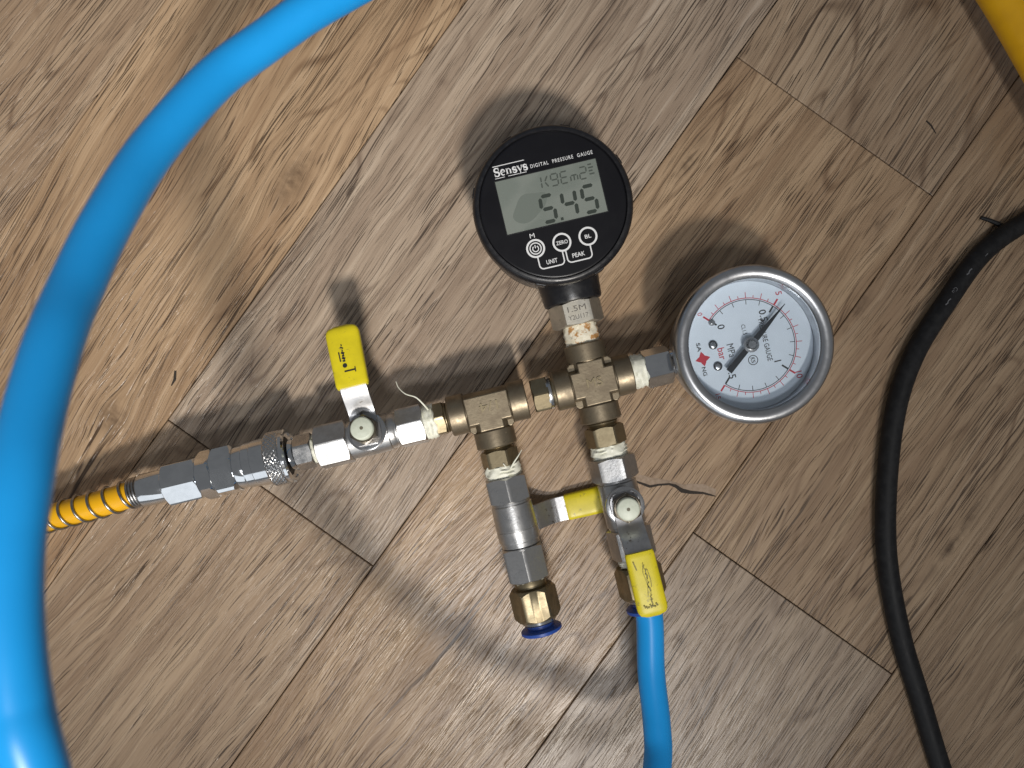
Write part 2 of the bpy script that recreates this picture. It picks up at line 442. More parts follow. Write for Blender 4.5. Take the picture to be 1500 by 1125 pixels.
# --- cross fitting
L = 16.6
def cast_fitting(name, dirs, center, pads, parent):
    mb = MB()
    for d in dirs:
        M = frame(center, d, (0, 0, 1))
        mb.lathe([(0, 7.7), (8.8, 7.7), (9.3, 7.8), (9.4, 8.3), (9.7, 8.5), (L - .45, 8.55), (L, 8.1), (L, 6.6), (L - 1.2, 6.2)], M)
    o = mb.build(name, 'cast_brass', parent, smooth=24)
    # flat raised panels and corner webs of the casting
    for k in pads: k()
    return o
def pad_cross(parent, center, dirs, half, wid, zt, name='raised_panel'):
    h, w_ = half, wid / 2
    mb = MB().prism([(h, -w_), (h, w_), (w_, w_), (w_, h), (-w_, h), (-w_, w_), (-h, w_), (-h, -w_), (-w_, -w_), (-w_, -h), (w_, -h), (w_, -w_)], 3.0, zt, MR @ Matrix.Translation((0, 0, AX)))
    return mb.build(name, 'cast_brass', parent, bevel=.7, seg=3)
cc = ML(0, 0, AX)
cross = cast_fitting('cross_fitting', (E, -E, U, -U), cc, (), man)
pad_cross(cross, cc, (E, -E, U, -U), 9.2, 11.0, 7.95)
web = MB()
for sx in (-1, 1):
    for sy in (-1, 1):
        pts = [(sx * 4, sy * 4), (sx * 9.6, sy * 4), (sx * 9.6, sy * 8.3), (sx * 8.9, sy * 8.9), (sx * 8.3, sy * 9.6), (sx * 4, sy * 9.6)]
        web.prism([tuple(p) for p in pts], -4.2, 4.2, MR @ Matrix.Translation((0, 0, AX)))
web.build('corner_web', 'cast_brass', cross, bevel=.6)
t_ = text_into(MB(), 'MS', MR @ Matrix.Translation((0, .2, AX + 7.98)), width=6.4, cap=3.6, th=.0, ex=.4)
t_.build('cast_mark', 'turned_brass', cross)
# --- tee fitting
tc = ML(TX, 0, AX)
tee = cast_fitting('tee_fitting', (E, -E, -U), tc, (), man)
mb = MB()
mb.prism([(-9.3, 5.9), (-9.3, -5.9), (-5.2, -5.9), (-5.2, -9.3), (5.2, -9.3), (5.2, -5.9), (9.3, -5.9), (9.3, 5.9)], 3.0, 7.9, MR @ Matrix.Translation((TX, 0, AX)))
mb.build('raised_panel', 'cast_brass', tee, bevel=.7, seg=3)
web = MB()
for sx in (-1, 1):
    pts = [(sx * 3.5, -3.5), (sx * 9.6, -3.5), (sx * 9.6, -8.3), (sx * 8.9, -8.9), (sx * 8.3, -9.6), (sx * 3.5, -9.6)]
    web.prism(pts, -3.4, 3.6, MR @ Matrix.Translation((TX, 0, AX)))
web.build('corner_web', 'cast_brass', tee, bevel=.6)
text_into(MB(), '1/4', MR @ Matrix.Translation((TX + .6, .6, AX + 7.92)) @ Matrix.Rotation(math.pi, 4, 'Z'), width=7.6, cap=3.8, th=.0, ex=.4).build('cast_mark', 'turned_brass', tee)

# --- nipples, tape
def nipple(M, x0, x1, af, rot, seat=None, name='hex_nipple'):
    o = MB().hexa(x0, x1, af, M, rot).build(name, 'turned_brass', man)
    if seat: rlathe(M, thread(seat[0], seat[1], 6.4), 'thread', 'turned_brass', o)
    return o
n1 = nipple(RUN, T(780), T(804), 13.6, R(2), (T(803), T(815)))
rlathe(RUN, collar(T(801), T(808), 6.9, .3), 'sealing_ring', 'worn_chrome', n1)
nipple(RUN, T(637), T(653), 12.8, R(8), (T(652), T(662)))
tape(RUN, T(640), T(620), 7.2, 'tape_wrap', man)
nipple(DWN, S(624), S(652), 14.8, R(22), (S(612), S(626)))
tape(DWN, S(649), S(671), 7.5, 'tape_wrap', man)
nipple(DWN2, S2(660), S2(685), 14.2, R(22), (S2(652), S2(662)))
tape(DWN2, S2(681), S2(702), 7.5, 'tape_wrap', man)
def strand(pts, name='loose_tape_strand'):
    MB().tube(spline(pts, 8), lambda t: .38 * (1 - .55 * t), 8).build(name, 'ptfe_tape', man)
strand([P(627, 600, 30), P(620, 592, 33), P(609, 582, 34), P(594, 577, 33), P(584, 568, 31), P(580, 559, 30)])
strand([P(748, 686, 31), P(753, 677, 33), P(759, 668, 34), P(764, 659, 33)])
strand([P(744, 690, 29), P(741, 684, 31), P(737, 679, 32)])

# --- ball valves
def sleeve_mesh(l0, l1, w0, w1, th, zc, M):
    rg = []; n = 28
    for i in range(26):
        f = i / 25; l = l0 + (l1 - l0) * f
        tip = max(0, (f - .84) / .16); k = math.sqrt(max(0.0, 1 - tip ** 2.4)) if tip > 0 else 1
        st = min(1, .93 + f * 3)
        wd = (w0 + (w1 - w0) * f) * (.45 + .55 * k) * st * .5; tt = th * (.35 + .65 * k) * st * .5 * (.92 + .12 * math.sin(math.pi * f))
        ring = []
        for j in range(n):
            a = 2 * math.pi * j / n; c, s_ = math.cos(a), math.sin(a); e = .5
            ring.append((l, wd * math.copysign(abs(c) ** e, c), zc + tt * math.copysign(abs(s_) ** e, s_)))
        rg.append(ring)
    return MB().rings(rg, M)
def ball_valve(M, x_body, hexes, lever_dir, slv=(17, 43), sw=11.8, body_r=8.0, hexrot=0.0, prints=True, lz=20.6):
    """M: X is the flow, Z the stem, origin on the flow axis at the stem."""
    x0, x1 = x_body
    prof = [(x0, 6.8), (x0 + .4, body_r - .6), (x0 + 1.2, body_r - .55), (x0 + 1.6, body_r)]
    prof += [(-.35, body_r + .25), (-.2, body_r + .05), (.2, body_r + .05), (.35, body_r + .25)]
    prof += [(x1 - 3.2, body_r), (x1 - 2.8, body_r - .5), (x1 - 1.2, body_r - .55), (x1, 6.8)]
    body = MB().lathe(prof, M, n=64).build('ball_valve', 'nickel', man, smooth=30)
    for (a, b, af) in hexes: MB().hexa(a, b, af, M, hexrot).build('hex_end', 'nickel', body)
    Z = M @ frame((0, 0, 0), (0, 0, 1), (1, 0, 0))       # X up the stem
    rlathe(Z, [(4, 6.6), (10.4, 6.6), (10.5, 7.9), (11.6, 7.9), (11.8, 7.4), (11.8, 4)], 'stem_boss', 'worn_chrome', body)
    LM = M @ Matrix.Rotation(lever_dir, 4, 'Z')
    path = spline([(-6.0, 0, 12.7), (-2, 0, 12.7), (5.5, 0, 12.9), (9, 0, 14.2), (14, 0, lz - 2.2), (17.5, 0, lz - .3), (22, 0, lz), (slv[1] - 4, 0, lz)], 6)
    rg = []
    for i, p in enumerate(path):
        a = path[max(i - 1, 0)]; b = path[min(i + 1, len(path) - 1)]
        d = (b - a).normalized(); nn = Vector((-d.z, 0, d.x)) * .75
        wd = 6.2 if p.x < 3 else 5.5
        if p.x < -2: wd = 6.2 * math.sqrt(max(.1, 1 - ((p.x + 2) / 5) ** 2))
        rg.append([p + nn + Vector((0, wd, 0)), p + nn - Vector((0, wd, 0)), p - nn - Vector((0, wd, 0)), p - nn + Vector((0, wd, 0))])
    MB().rings(rg, LM).build('lever', 'steel_plate', body, bevel=.3)
    MB().hexa(13.4, 18.2, 10.6, Z, R(10) + lever_dir).build('stem_nut', 'dark_nut', body)
    rlathe(Z, [(17.5, 4.6), (20.0, 4.6), (20.5, 4.3), (20.7, 3.9)], 'stem_cap', 'white_cap', body, smooth=40)
    rlathe(Z, [(20.6, .75), (20.78, .7)], 'stem_dimple', 'dark_dot', body, n=16)
    sleeve_mesh(slv[0], slv[1], sw, sw + .7, 5.2, lz, LM).build('lever_sleeve', 'yellow_vinyl', body, smooth=60)
    return body, LM
# left valve: stem leans a little towards the gauge, lever square to the run (shut)
xs = T(546); tilt = R(12)
Zl = (Vector((0, 0, 1)) * math.cos(tilt) + U * math.sin(tilt))
Ml = frame(ML(xs, 0, AX), E, Zl)
bv, LM = ball_valve(Ml, (T(508) - xs, T(582) - xs), ((T(467) - xs, T(514) - xs, 17.2), (T(584) - xs, T(623) - xs, 15.4)), R(90), (17, 43), 13.2, 7.9, R(-2))
rlathe(Ml, [(T(578) - xs, 6.2), (T(578) - xs, 6.9), (T(586) - xs, 6.9), (T(586) - xs, 6.2)], 'neck', 'nickel', bv)
# small print on the yellow sleeve
mk = MB(); SM = LM @ Matrix.Translation((0, 0, 20.6 + 2.82))
mk.strip([(23.2, -2.6), (23.2, 1.6)], .55, 0, .05, SM); mk.strip([(22.2, -2.8), (24.3, -2.8)], .4, 0, .05, SM)
mk.prism(circ(25.6, 1.0, .9), 0, .06, SM)
for i in range(7):
    mk.strip([(27.2 + i * 1.1, .9 - .5 * (i % 2)), (27.9 + i * 1.1, 1.0 + .5 * ((i * 3) % 2))], .9 if i < 4 else .45, 0, .05, SM)
mk.strip([(27.5, 2.4), (31.5, 2.5)], .5, 0, .05, SM)
mk.build('sleeve_print', 'black_print', bv)
# right valve: lever along the flow (open)
ys = S(735)
Mr = frame(ML(0, -ys, AX), -U, (0, 0, 1))
bvr, LMr = ball_valve(Mr, (S(701) - ys, S(778) - ys), ((S(669) - ys, S(702) - ys, 17.6), (S(772) - ys, S(815) - ys, 16.6)), 0, (17, 43), 11.6, 8.2, R(20))
mk = MB(); SM = LMr @ Matrix.Translation((0, 0, 20.6 + 2.85))
for i in range(9):
    a = 22 + i * 1.7; mk.strip([(a, .6 + .5 * math.sin(i * 2.2)), (a + .8, .4 - .4 * math.cos(i * 1.7)), (a + 2.0, .5 + .6 * math.sin(i * 3.1))], .24 + .16 * (i % 3), 0, .05, SM)
for i in range(7): mk.strip([(37.5 + .5 * (i % 3), -3.2 + i * .8), (38.6 + .3 * (i % 2), -2.7 + i * .8)], .6, -.15, .05, SM)
mk.strip([(20, -3.4), (23.4, -2.8)], .5, 0, .05, SM)
mk.strip([(24, 1.3), (28.4, 1.7), (31, 1.4)], .3, 0, .05, SM)
mk.strip([(21, .2), (25, -.6), (30, .1), (34, -.7)], .22, 0, .05, SM)
mk.build('sleeve_scuffs', 'scuff', bvr)
# middle valve: upside down, lever runs square under the right one
ys2 = S2(775)
Mm = frame(ML(TX, -ys2, AX), -U, (0, 0, -1))
bvm, LMm = ball_valve(Mm, (S2(735) - ys2, S2(803) - ys2), ((S2(700) - ys2, S2(736) - ys2, 16.6), (S2(801) - ys2, S2(849) - ys2, 16.6)), R(-90), (22.5, 47), 11.6, 8.6, R(2), lz=20.9)

# --- push-in fittings
def push_fitting(M, y0, sfun, rot):
    f = MB().hexa(sfun(y0 + 12), sfun(y0 + 57), 17.6, M, rot, ch=1.1).build('push_in_fitting', 'turned_brass', man)
    rlathe(M, collar(sfun(y0), sfun(y0 + 14), 6.7, .3), 'neck', 'turned_brass', f)
    rlathe(M, [(sfun(y0 + 55), 7.0), (sfun(y0 + 62), 7.2), (sfun(y0 + 64), 6.8), (sfun(y0 + 64), 6.0)], 'end_ring', 'worn_chrome', f)
    e = sfun(y0 + 64)
    prof = [(e - .5, 5.7), (e + 1.8, 5.8), (e + 2.2, 8.3), (e + 2.6, 8.7), (e + 3.6, 8.7), (e + 4.0, 8.3), (e + 4.0, 5.0), (e + .5, 4.9)]
    MB().lathe(prof, M, n=56, cap=False).build('release_collar', 'blue_collet', f, smooth=40)
    rlathe(M, [(e - .4, 5.2), (e + .6, 5.2)], 'bore', 'bore', f)
    return e
tape(DWN2, S2(846), S2(853), 6.3, 'tape_wrap', man)
push_fitting(DWN2, 849, S2, R(32))
tape(DWN, S(813), S(827), 7.0, 'tape_wrap', man)
eR = push_fitting(DWN, 815, S, R(25))

# --- plug that enters the quick coupler
tape(RUN, T(470), T(459), 5.9, 'tape_wrap', man)
pl = MB().hexa(T(435), T(461), 13.2, RUN, R(24)).build('coupler_plug', 'worn_chrome', man)
rlathe(RUN, [(T(405), 5.2), (T(424), 5.2), (T(428), 6.6), (T(432), 6.4), (T(436), 5.6), (T(437), 5.0)], 'plug_neck', 'chrome', pl)

# --- digital gauge
GY = 72.0
GC = ML(-.8, GY, 0)
GM = Matrix.Translation(GC) @ Matrix.Rotation(R(13.3), 4, 'Z')
GZ = frame(GC, (0, 0, 1), E)
prof = [(2.0, 24), (2.3, 26.5), (3.5, 28.2), (6, 28.9), (34.0, 29.9), (34.4, 30.4), (36.0, 31.0), (36.6, 31.6), (43.5, 31.8), (45.2, 31.4), (46.1, 30.7), (46.5, 30.0), (46.5, 29.2), (46.2, 29.0), (44.6, 28.9)]
case = MB().lathe(prof, GZ, n=96).build('digital_gauge', 'black_plastic', man, smooth=35)
MB().lathe([(44.0, 28.8), (45.55, 28.8), (45.7, 28.5), (45.75, 28.0)], GZ, n=96).build('face_plate', 'black_face', case)
# moulded notches on the bezel
for ang in (-112, -68, 68, 112, 158, 22):
    nm = MB(); MN = GZ.copy()
    NM = GM @ Matrix.Rotation(R(ang), 4, 'Z')
    nm.box(29.5, 32.1, -2.2, 2.2, 38.0, 44.6, NM)
    nm.build('bezel_tab', 'black_plastic', case, bevel=.5)
def gm(z): return GM @ Matrix.Translation((0, 0, z))
FZ = 45.75
# screen window
MB().prism([(-20.3, -7.6), (20.3, -7.6), (20.3, 13.8), (-20.3, 13.8)], FZ - .3, FZ + .06, GM).build('screen', 'lcd_glass', case, bevel=.15)
fr = MB()
rc = [(-20.6, -7.9), (20.6, -7.9), (20.6, 14.1), (-20.6, 14.1)]
ri = [(-20.3, -7.6), (20.3, -7.6), (20.3, 13.8), (-20.3, 13.8)]
fr.rings([[(x, y, FZ - .1) for x, y in rc], [(x, y, FZ + .22) for x, y in rc], [(x, y, FZ + .22) for x, y in ri], [(x, y, FZ - .1) for x, y in ri]], GM, cap=False)
fr.build('screen_edge', 'black_plastic', case)
dmp = MB().prism([(-9 + 7.2 * math.cos(a) * (1 + .15 * math.sin(2 * a)) , 1.2 + 5.2 * math.sin(a) * (1 + .14 * math.cos(3 * a)) + .22 * 7 * math.cos(a)) for a in [2 * math.pi * i / 40 for i in range(40)]], FZ + .05, FZ + .075, GM)
dmp.build('damp_patch', 'lcd_damp', case)
SEG = {'a': ((-1, 1), (1, 1)), 'g': ((-1, 0), (1, 0)), 'd': ((-1, -1), (1, -1)), 'f': ((-1, 0), (-1, 1)), 'b': ((1, 0), (1, 1)), 'e': ((-1, -1), (-1, 0)), 'c': ((1, -1), (1, 0)),
       'h': ((-1, 1), (0, 0)), 'k': ((1, 1), (0, 0)), 'm': ((1, -1), (0, 0)), 'i': ((0, 0), (0, -1))}
def seg_char(mb, segs, cx, cy, hw, hh, th, M, lean=.06):
    for s_ in segs:
        (x0, y0), (x1, y1) = SEG[s_]
        a = Vector((x0 * hw, y0 * hh)); b = Vector((x1 * hw, y1 * hh)); d = (b - a).normalized()
        a += d * th * .3; b -= d * th * .3; q = Vector((-d.y, d.x)) * th / 2; e_ = d * th * .42
        pts = [a, a + e_ + q, b - e_ + q, b, b - e_ - q, a + e_ - q]
        mb.prism([(cx + p.x + p.y * lean, cy + p.y) for p in pts], FZ + .06, FZ + .10, M)
lc = MB()
for ch, cx in (('afgcd', -2.3), ('fgbc', 6.3), ('afgcd', 14.4)): seg_char(lc, ch, cx, -1.2, 2.55, 5.1, 1.45, GM)
lc.box(1.6, 2.7, -6.9, -5.8, FZ + .06, FZ + .10, GM)
lc.build('screen_digits', 'lcd_ink', case)
lc = MB()
for ch, cx in (('fekm', -1.2), ('afgbcd', 2.7), ('afged', 6.6), ('egci', 10.5), ('abged', 14.2)): seg_char(lc, ch, cx, 9.3, 1.35, 2.3, .55, GM)
for i in range(4): lc.box(16.6, 18.6 - .5 * (i % 2), 8.0 + i * 1.25, 8.55 + i * 1.25, FZ + .06, FZ + .10, GM)
lc.build('screen_units', 'lcd_faint', case)
# front print
PT = FZ + .02
# serif maker's name built from strokes
def serif_word(mb, M, x, y, h):
    def st(pts, wd): mb.strip(pts, wd, .0, .05, M)
    xh = h * .68; cur = x
    def S_(c, hh, wd):
        pts = []
        for i in range(17):
            f = i / 16; a = R(35 + 235 * f * 2) if f < .5 else R(90 - 235 * (f - .5) * 2)
            if f < .5: pts.append((c + wd / 2 + wd * .42 * math.cos(R(30 + 240 * f * 2)), y + hh * .74 + hh * .24 * math.sin(R(30 + 240 * f * 2))))
            else: pts.append((c + wd / 2 + wd * .44 * math.cos(R(90 - 240 * (f - .5) * 2)), y + hh * .26 + hh * .25 * math.sin(R(90 - 240 * (f - .5) * 2))))
        st(pts, lambda t: h * (.10 + .11 * math.sin(math.pi * t)))
        st([(c + wd * .9, y + hh * .62), (c + wd * .9, y + hh)], h * .07); st([(c + wd * .06, y), (c + wd * .06, y + hh * .36)], h * .07)
    def N_(c, wd):
        for q in (.2, .8): st([(c + wd * q, y), (c + wd * q, y + xh * (.95 if q < .5 else .75))], h * .16); st([(c + wd * (q - .2), y + h * .03), (c + wd * (q + .2), y + h * .03)], h * .06)
        st([(c, y + xh * .95), (c + wd * .28, y + xh * .95)], h * .06)
        st([(c + wd * .25, y + xh * .75), (c + wd * .5, y + xh * .97), (c + wd * .78, y + xh * .78)], h * .09)
    def E_(c, wd):
        pts = [(c + wd * .12, y + xh * .55), (c + wd * .85, y + xh * .55)] ; st(pts, h * .07)
        st([(c + wd * .5 + wd * .4 * math.cos(R(a)), y + xh * .5 + xh * .47 * math.sin(R(a))) for a in range(5, 325, 16)], lambda t: h * (.07 + .11 * math.sin(math.pi * t)))
    def Y_(c, wd):
        st([(c + wd * .12, y + xh), (c + wd * .52, y + h * .02)], h * .16)
        st([(c + wd * .88, y + xh), (c + wd * .52, y), (c + wd * .35, y - h * .26), (c + wd * .1, y - h * .24)], h * .08)
        st([(c - wd * .05, y + xh), (c + wd * .35, y + xh)], h * .06); st([(c + wd * .68, y + xh), (c + wd * 1.05, y + xh)], h * .06)
    S_(x, h, h * .60); x += h * .74
    E_(x, h * .56); x += h * .64
    N_(x, h * .66); x += h * .80
    S_(x, xh, h * .46); x += h * .56
    Y_(x, h * .66); x += h * .72
    S_(x, xh, h * .46)
MPW = gm(PT)
pr = MB(); serif_word(pr, MPW, -19.7, 15.6, 3.35); pr.build('maker_name', 'white_print', case)
for xa, xb, yy, wd in ((-19.9, -7.2, 19.6, .3), (-19.9, -16.0, 14.85, .22), (-14.6, -7.2, 14.85, .22)):
    MB().strip([(xa, yy), (xb, yy)], wd, 0, .05, MPW).build('rule_line', 'white_print', case)
text_into(MB(), 'DIGITAL  PRESSURE  GAUGE', MPW @ Matrix.Translation((7.2, 16.5, 0)), width=25.0, cap=1.45, bold=.006, space=1.25).build('title_lettering', 'white_print', case)
for cx in (-10.7, -.1, 10.4): MB().strip(circ(cx, -15.3, 3.35, 40), .75, 0, .06, MPW, closed=True).build('button_ring', 'white_print', case)
pr = MB()
pr.strip(circ(-10.7, -15.3, 2.2, 32), .45, 0, .06, MPW, closed=True)
pr.strip(arc(-10.7, -15.4, 1.15, 125, 415, 20), .38, 0, .06, MPW); pr.strip([(-10.7, -15.2), (-10.7, -13.9)], .38, 0, .06, MPW)
pr.build('power_symbol', 'white_print', case)
for tx, x_, y_, wd, cp, bo in (('ZERO', -.1, -15.3, 4.7, 1.45, .012), ('BL', 10.4, -15.3, 2.5, 1.5, .012), ('M', -10.9, -10.1, 1.9, 1.8, 0), ('UNIT', -5.6, -21.6, 4.4, 1.7, .012), ('PEAK', 5.2, -21.4, 5.0, 1.7, .012)):
    text_into(MB(), tx, MPW @ Matrix.Translation((x_, y_, 0)), width=wd, cap=cp, bold=bo).build('button_lettering', 'white_print', case)
for xa, xb in ((-10.7, -.75), (.55, 10.4)):
    pts = [(xa, -19.0), (xa, -22.2)] + arc(xa + 1.6, -22.2, 1.6, 180, 270, 6) + arc(xb - 1.6, -22.2, 1.6, 270, 360, 6) + [(xb, -22.2), (xb, -19.0)]
    MB().strip(pts, .5, 0, .055, MPW).build('bracket_line', 'white_print', case)
# collar and stem under the case
UP = frame(ML(0, 0, AX), U, (0, 0, 1))
rlathe(UP, [(34.2, 11.4), (34.6, 12.0), (35.4, 12.3), (40, 12.6), (46, 13.2)], 'case_neck', 'black_plastic', case, n=64)
hx = MB().hexa(24.6, 34.4, 19.6, UP, R(30), ch=.45).build('gauge_hex', 'satin_hex', man)
en = MB(); EM = MR @ Matrix.Translation((0, 0, AX + 9.78))
text_into(en, '1.5M', EM @ Matrix.Translation((-.2, 31.2, 0)), width=7.6, cap=2.3, th=.05)
text_into(en, 'Y2U117', EM @ Matrix.Translation((-.2, 27.7, 0)), width=8.2, cap=1.9, th=.05)
en.build('stamped_letters', 'engraving', hx)
tape(UP, 15.8, 25.0, 7.1, 'stained_tape_wrap', man, 'rusty_tape')

# --- dial gauge
DX = 64.6
DC = ML(DX, 0, 0)
DM = Matrix.Translation(DC) @ Matrix.Rotation(R(13.55 - 90), 4, 'Z')      # local +Y is dial-up, away from the stem
DZ = frame(DC, (0, 0, 1), E)
BZ = 43.0
prof = [(11, 24), (11.4, 27), (13, 28.4), (34, 28.8), (34.6, 30.0), (35.4, 31.2), (37, 31.9), (40, 31.9), (41.8, 31.4), (42.8, 30.2), (BZ, 28.9), (42.7, 27.6), (42.0, 26.6), (41.0, 26.2), (33.4, 26.2)]
dg = MB().lathe(prof, DZ, n=96).build('dial_gauge', 'gauge_steel', man, smooth=40)
DP = 34.0
MB().lathe([(33.0, 26.1), (DP, 26.1)], DZ, n=96).build('dial_plate', 'dial_white', dg)
MB().lathe([(40.2, 26.15), (41.4, 26.15)], DZ, n=96).build('glass', 'gauge_glass', dg)
bp = MB(); rp = MB(); DPM = DM @ Matrix.Translation((0, 0, DP))
bp.strip(arc(0, 0, 18.55, 225, -45, 120), 0.28, .01, .05, DPM); rp.strip(arc(0, 0, 19.2, 225, -45, 120), .3, .01, .05, DPM)
for i in range(31):
    a = R(225 - 9 * i); c, s_ = math.cos(a), math.sin(a); major = i % 10 == 0
    if i % 2 == 0 or major:
        r1 = 15.6 if major else 16.6
        bp.strip([(r1 * c, r1 * s_), (18.5 * c, 18.5 * s_)], (.7 if major else .26), .01, .06, DPM)
    r2 = 22.0 if major else (21.6 if i % 2 == 0 else 20.4)
    rp.strip([(19.2 * c, 19.2 * s_), (r2 * c, r2 * s_)], (.7 if major else .26), .01, .06, DPM)
def dt(mb, s_, x, y, **kw): text_into(mb, s_, DPM @ Matrix.Translation((x, y, 0)), **kw)
dt(bp, '0', -9.9, -9.4, cap=2.9, bold=.008); dt(bp, '0.5', -10.4, 8.4, cap=2.9, bold=.008); dt(bp, '1', 9.0, 9.8, cap=2.9, bold=.008); dt(bp, '1.5', 9.6, -9.6, cap=2.9, bold=.008)
dt(rp, '0', -16.9, -16.6, cap=2.0); dt(rp, '5', -17.8, 16.6, cap=2.5, bold=.008); dt(rp, '10', 16.4, 17.0, cap=2.5, bold=.008); dt(rp, '15', 17.4, -17.2, cap=2.0)
dt(rp, 'bar', .8, -11.6, cap=2.9, width=4.8, bold=.006); dt(bp, 'MPa', .4, -7.6, cap=2.9, width=5.4)
dt(bp, 'CL1.5', -6.6, -.6, cap=1.7, width=4.2); dt(bp, 'PRESSURE GAUGE', -.5, 6.9, cap=2.1, width=17.4, bold=.006)
dt(bp, 'SA', -3.9, -20.2, cap=1.6, width=3.6, bold=.015); dt(bp, 'NG', 6.2, -20.2, cap=1.6, width=3.6, bold=.015)
bp.strip(circ(6.3, .1, 1.9, 28), .3, .01, .05, DPM, closed=True); dt(bp, 'K', 5.8, .1, cap=1.9, width=1.2, bold=.01); dt(bp, 'S', 6.9, .1, cap=1.5, width=1.1, bold=.01)
bp.build('dial_print', 'black_print', dg)
star = []
for i in range(4):
    a0 = R(90 * i + 2); star.append((1.1 + 3.1 * math.cos(a0), -19.7 + 3.1 * math.sin(a0)))
    for f in (.25, .5, .75):
        a1 = R(90 * (i + f) + 2); r_ = 3.1 - 1.45 * math.sin(math.pi * f); star.append((1.1 + r_ * math.cos(a1), -19.7 + r_ * math.sin(a1)))
rp.prism(star, .01, .05, DPM)
rp.build('scale_print', 'red_print', dg)
for sx, sy in ((-3.5, -14.4), (5.4, -14.5)):
    o = rlathe(frame(DPM @ Vector((sx, sy, 0)), (0, 0, 1), E), [(0, 1.9), (.5, 1.85), (.9, 1.4), (1.05, .8)], 'screw', 'worn_chrome', dg, n=24)
rlathe(frame(DPM @ Vector((-12.4, -12.8, 0)), (0, 0, 1), E), [(0, 1.3), (.7, 1.3), (.75, .6), (1.6, .55)], 'stop_pin', 'worn_chrome', dg, n=20)
# needle
na = R(225 - 270 * .545 / 1.5)
NM = DM @ Matrix.Translation((0, 0, 36.3)) @ Matrix.Rotation(na, 4, 'Z')
nd = MB()
nd.prism([(-14, -1.35), (-3, -1.1), (0, -1.2), (6, -1.15), (21.5, -.12), (21.5, .12), (6, 1.15), (0, 1.2), (-3, 1.1), (-14, 1.35)], 0, .35, NM)
nd.build('needle', 'needle_black', dg, bevel=.08)
rlathe(frame(DM @ Vector((0, 0, 36.6)), (0, 0, 1), E), [(-2.6, 1.0), (0, 1.0), (0, 3.1), (.5, 3.1), (.55, 2.2), (1.6, 2.0), (1.9, 1.6)], 'needle_hub', 'worn_chrome', dg, n=32)
# stem: tape, nut, threaded neck
tape(RUN, T(920), T(946), 6.9, 'tape_wrap', man)
gn = MB().hexa(T(943), T(981), 14.6, RUN, R(38), ch=.5).build('gauge_nut', 'chrome', man)
rlathe(RUN, [(T(980), 5.2), (T(982), 6.0), (T(986), 6.0), (T(988), 4.8), (T(990), 5.6), (T(996), 5.6), (T(1004), 5.6)], 'gauge_stem', 'worn_chrome', gn)

# ------------------------------------------------------------------ yellow air hose with spring guard and quick coupler
yh = thing('air_hose', 'thin yellow air hose with wire spring guard and chrome quick coupler joined to the manifold', 'hose', ML(T(228), 0, 0))
rlathe(RUN, collar(T(348), T(366), 9.0, .5), 'coupler_ring', 'chrome', yh, n=64)
cs = rlathe(RUN, [(T(363), 8.9), (T(365), 9.5), (T(376), 9.5), (T(377), 9.8), (T(399), 9.9)], 'coupler_sleeve', 'chrome', yh, n=64)
# knurled collar
kn = []; xa, xb = T(397), T(419); nx, na_ = 41, 320
for i in range(nx):
    f = i / (nx - 1); x = xa + (xb - xa) * f; ring = []
    for j in range(na_):
        a = 2 * math.pi * j / na_; k = 32
        u1 = abs(math.sin((k * a + f * 20) / 2)); u2 = abs(math.sin((k * a - f * 20) / 2))
        edge = min(1, min(f, 1 - f) * 9)
        r_ = 11.15 + .26 * min(u1, u2) * 1.5 * edge - .35 * (1 - edge)
        ring.append((x, r_ * math.cos(a), r_ * math.sin(a)))
    kn.append(ring)
MB().rings(kn, RUN).build('knurled_collar', 'worn_chrome', yh, smooth=15)
MB().lathe([(T(418), 11.0), (T(421), 11.6), (T(425), 11.5), (T(427), 10.9), (T(427), 9.7), (T(424), 9.4), (T(420), 7.2)], RUN, n=72).build('collar_lip', 'chrome', yh, smooth=35)
rlathe(RUN, [(T(421), 9.3), (T(422), 8.7), (T(422), 6.8)], 'collar_seal', 'black_ring', yh)
MB().hexa(T(318), T(350), 19.0, RUN, R(12), ch=.9).build('coupler_hex', 'chrome', yh)
MB().hexa(T(297), T(319), 18.2, RUN, R(30), ch=.9).build('coupler_lock_nut', 'chrome', yh)
MB().hexa(T(247), T(298), 17.0, RUN, R(-4), ch=.7).build('hose_nut', 'chrome', yh)
rlathe(RUN, collar(T(209), T(250), 7.0, .4), 'ferrule', 'chrome', yh, n=56)
hp = [ML(T(240), 0, AX), ML(T(205), 0, AX), P(160, 734, 23), P(110, 748, 20), P(60, 762, 15), P(0, 782, 8), P(-80, 815, 5.3), P(-220, 880, 5.3)]
hs = spline(hp, 14)
MB().tube(hs, 5.5, 28).build('hose', 'yellow_hose', yh)
# spring: coil round the hose
def coil(path, x_from, x_to, turns, r, wr, close=4):
    ds = [0]
    for a, b in zip(path, path[1:]): ds.append(ds[-1] + (b - a).length)
    def at(d):
        for i in range(len(ds) - 1):
            if ds[i + 1] >= d or i == len(ds) - 2:
                f = (d - ds[i]) / (ds[i + 1] - ds[i]); p = path[i].lerp(path[i + 1], f)
                a = path[max(i - 1, 0)]; b = path[min(i + 2, len(path) - 1)]
                return p, (b - a).normalized()
    pts = []; st = 28; n = int(turns * st) + close * st
    for k in range(n + 1):
        tn = k / st
        d = x_from + (tn * wr * 2.05 if tn < close else close * wr * 2.05 + (tn - close) * (x_to - x_from - close * wr * 2.05) / turns)
        p, t = at(d); y = Vector((0, 0, 1)).cross(t).normalized(); z = t.cross(y)
        a = 2 * math.pi * tn
        pts.append(p + y * math.cos(a) * r + z * math.sin(a) * r)
    return pts
MB().tube(coil(hs, 8.6, 8.6 + 62, 8, 6.0, .62), .62, 8).build('spring_guard', 'zinc_spring', yh, smooth=60)

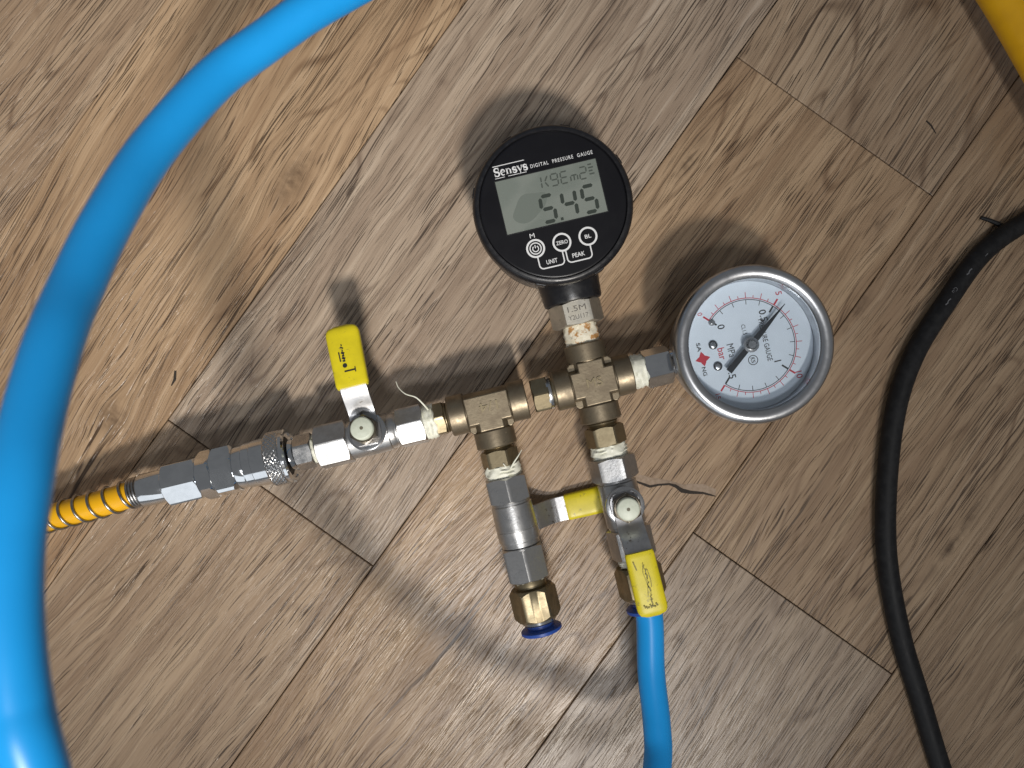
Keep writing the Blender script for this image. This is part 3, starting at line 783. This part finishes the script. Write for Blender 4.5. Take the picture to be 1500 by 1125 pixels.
# ------------------------------------------------------------------ blue tube: leaves the push-in fitting, loops up towards the lens and away over the floor
TR = 5.7
def PW(px, py, wpx): return P(px, py, H - 2 * TR * 750 / (750 * K / H) / wpx)   # height from its apparent width
tb = [DWN @ Vector((eR - 1, 0, 0)), DWN @ Vector((eR + 8, 0, .2)), P(954, 985, 26), P(962, 1060, 31), P(963, 1120, 38), P(945, 1235, 60), P(900, 1360, 90), P(780, 1520, 125), P(560, 1640, 165),
      P(270, 1580, 196), P(110, 1320, 212), PW(46, 1115, 94), PW(26, 1030, 94), PW(16, 950, 93.5), PW(13, 870, 92.5), PW(17, 790, 91), PW(31, 700, 88.5), PW(51, 600, 84.5), PW(80, 500, 80), PW(112, 420, 75.5), PW(157, 325, 71), PW(222, 220, 66), PW(312, 119, 62), PW(390, 60, 60), PW(475, 3, 58.5), P(620, -70, 120), P(800, -130, 85), P(1000, -160, 45), P(1180, -175, 16), P(1330, -230, 5.8), P(1500, -330, 5.8)]
o = MB().tube(spline(tb, 12), TR, 40).build('blue_tube', 'blue_hose')
tag(o, 'glossy bright blue tube arching high from the push-in fitting over the floor', 'tube')

# ------------------------------------------------------------------ thick yellow hose at the corner
yb = [P(1385, -140, 14), P(1440, -50, 16), P(1478, 10, 18), P(1524, 90, 20), P(1580, 190, 20), P(1650, 300, 16), P(1740, 420, 12)]
o = MB().tube(spline(yb, 12), 8.6, 36).build('yellow_hose', 'yellow_hose')
tag(o, 'thick amber yellow hose beyond the curved black cable', 'hose')

# ------------------------------------------------------------------ black cable
cb = [P(1680, 240, 4.45), P(1580, 284, 4.45), P(1500, 326, 4.45), P(1437, 373, 4.45), P(1384, 446, 4.45), P(1343, 512, 4.45), P(1317, 580, 4.45), P(1303, 660, 4.45), P(1297, 761, 4.45), P(1302, 841, 4.45), P(1321, 937, 4.45), P(1347, 1022, 4.45), P(1376, 1118, 4.45), P(1415, 1230, 4.45), P(1450, 1380, 4.45)]
cr = thing('power_cable', 'black rubber cable curving across the wood floor past the dial gauge', 'cable', P(1297, 761, 0))
cbs = spline(cb, 12)
MB().tube(cbs, 4.4, 32).build('cable', 'black_rubber', cr)
q_ = [P(1437, 319, 1.0), P(1450, 323, 1.4), P(1464, 329, 2.0), P(1476, 335, 3)]
MB().tube(spline(q_, 6), lambda t: .8 + .5 * t, 8).build('tie_tail', 'black_rubber', cr)

cp_ = MB()
for k, (x, y) in enumerate(((1399, 425), (1389, 442), (1420, 398), (1447, 370))):
    d = P(x + 40, y - 52) - P(x, y)
    CM = frame(P(x, y, 8.82), -Vector((d.x, d.y, 0)), (0, 0, 1))
    if k == 0: text_into(cp_, 'Cu', CM, cap=1.7, th=.0)
    else: cp_.strip([(-1.8, .1), (-.4, -.2), (.6, .2), (1.8, -.1)], .5, -.04, .0, CM)      # worn, unreadable marks
cp_.build('cable_print', 'grey_print', cr)
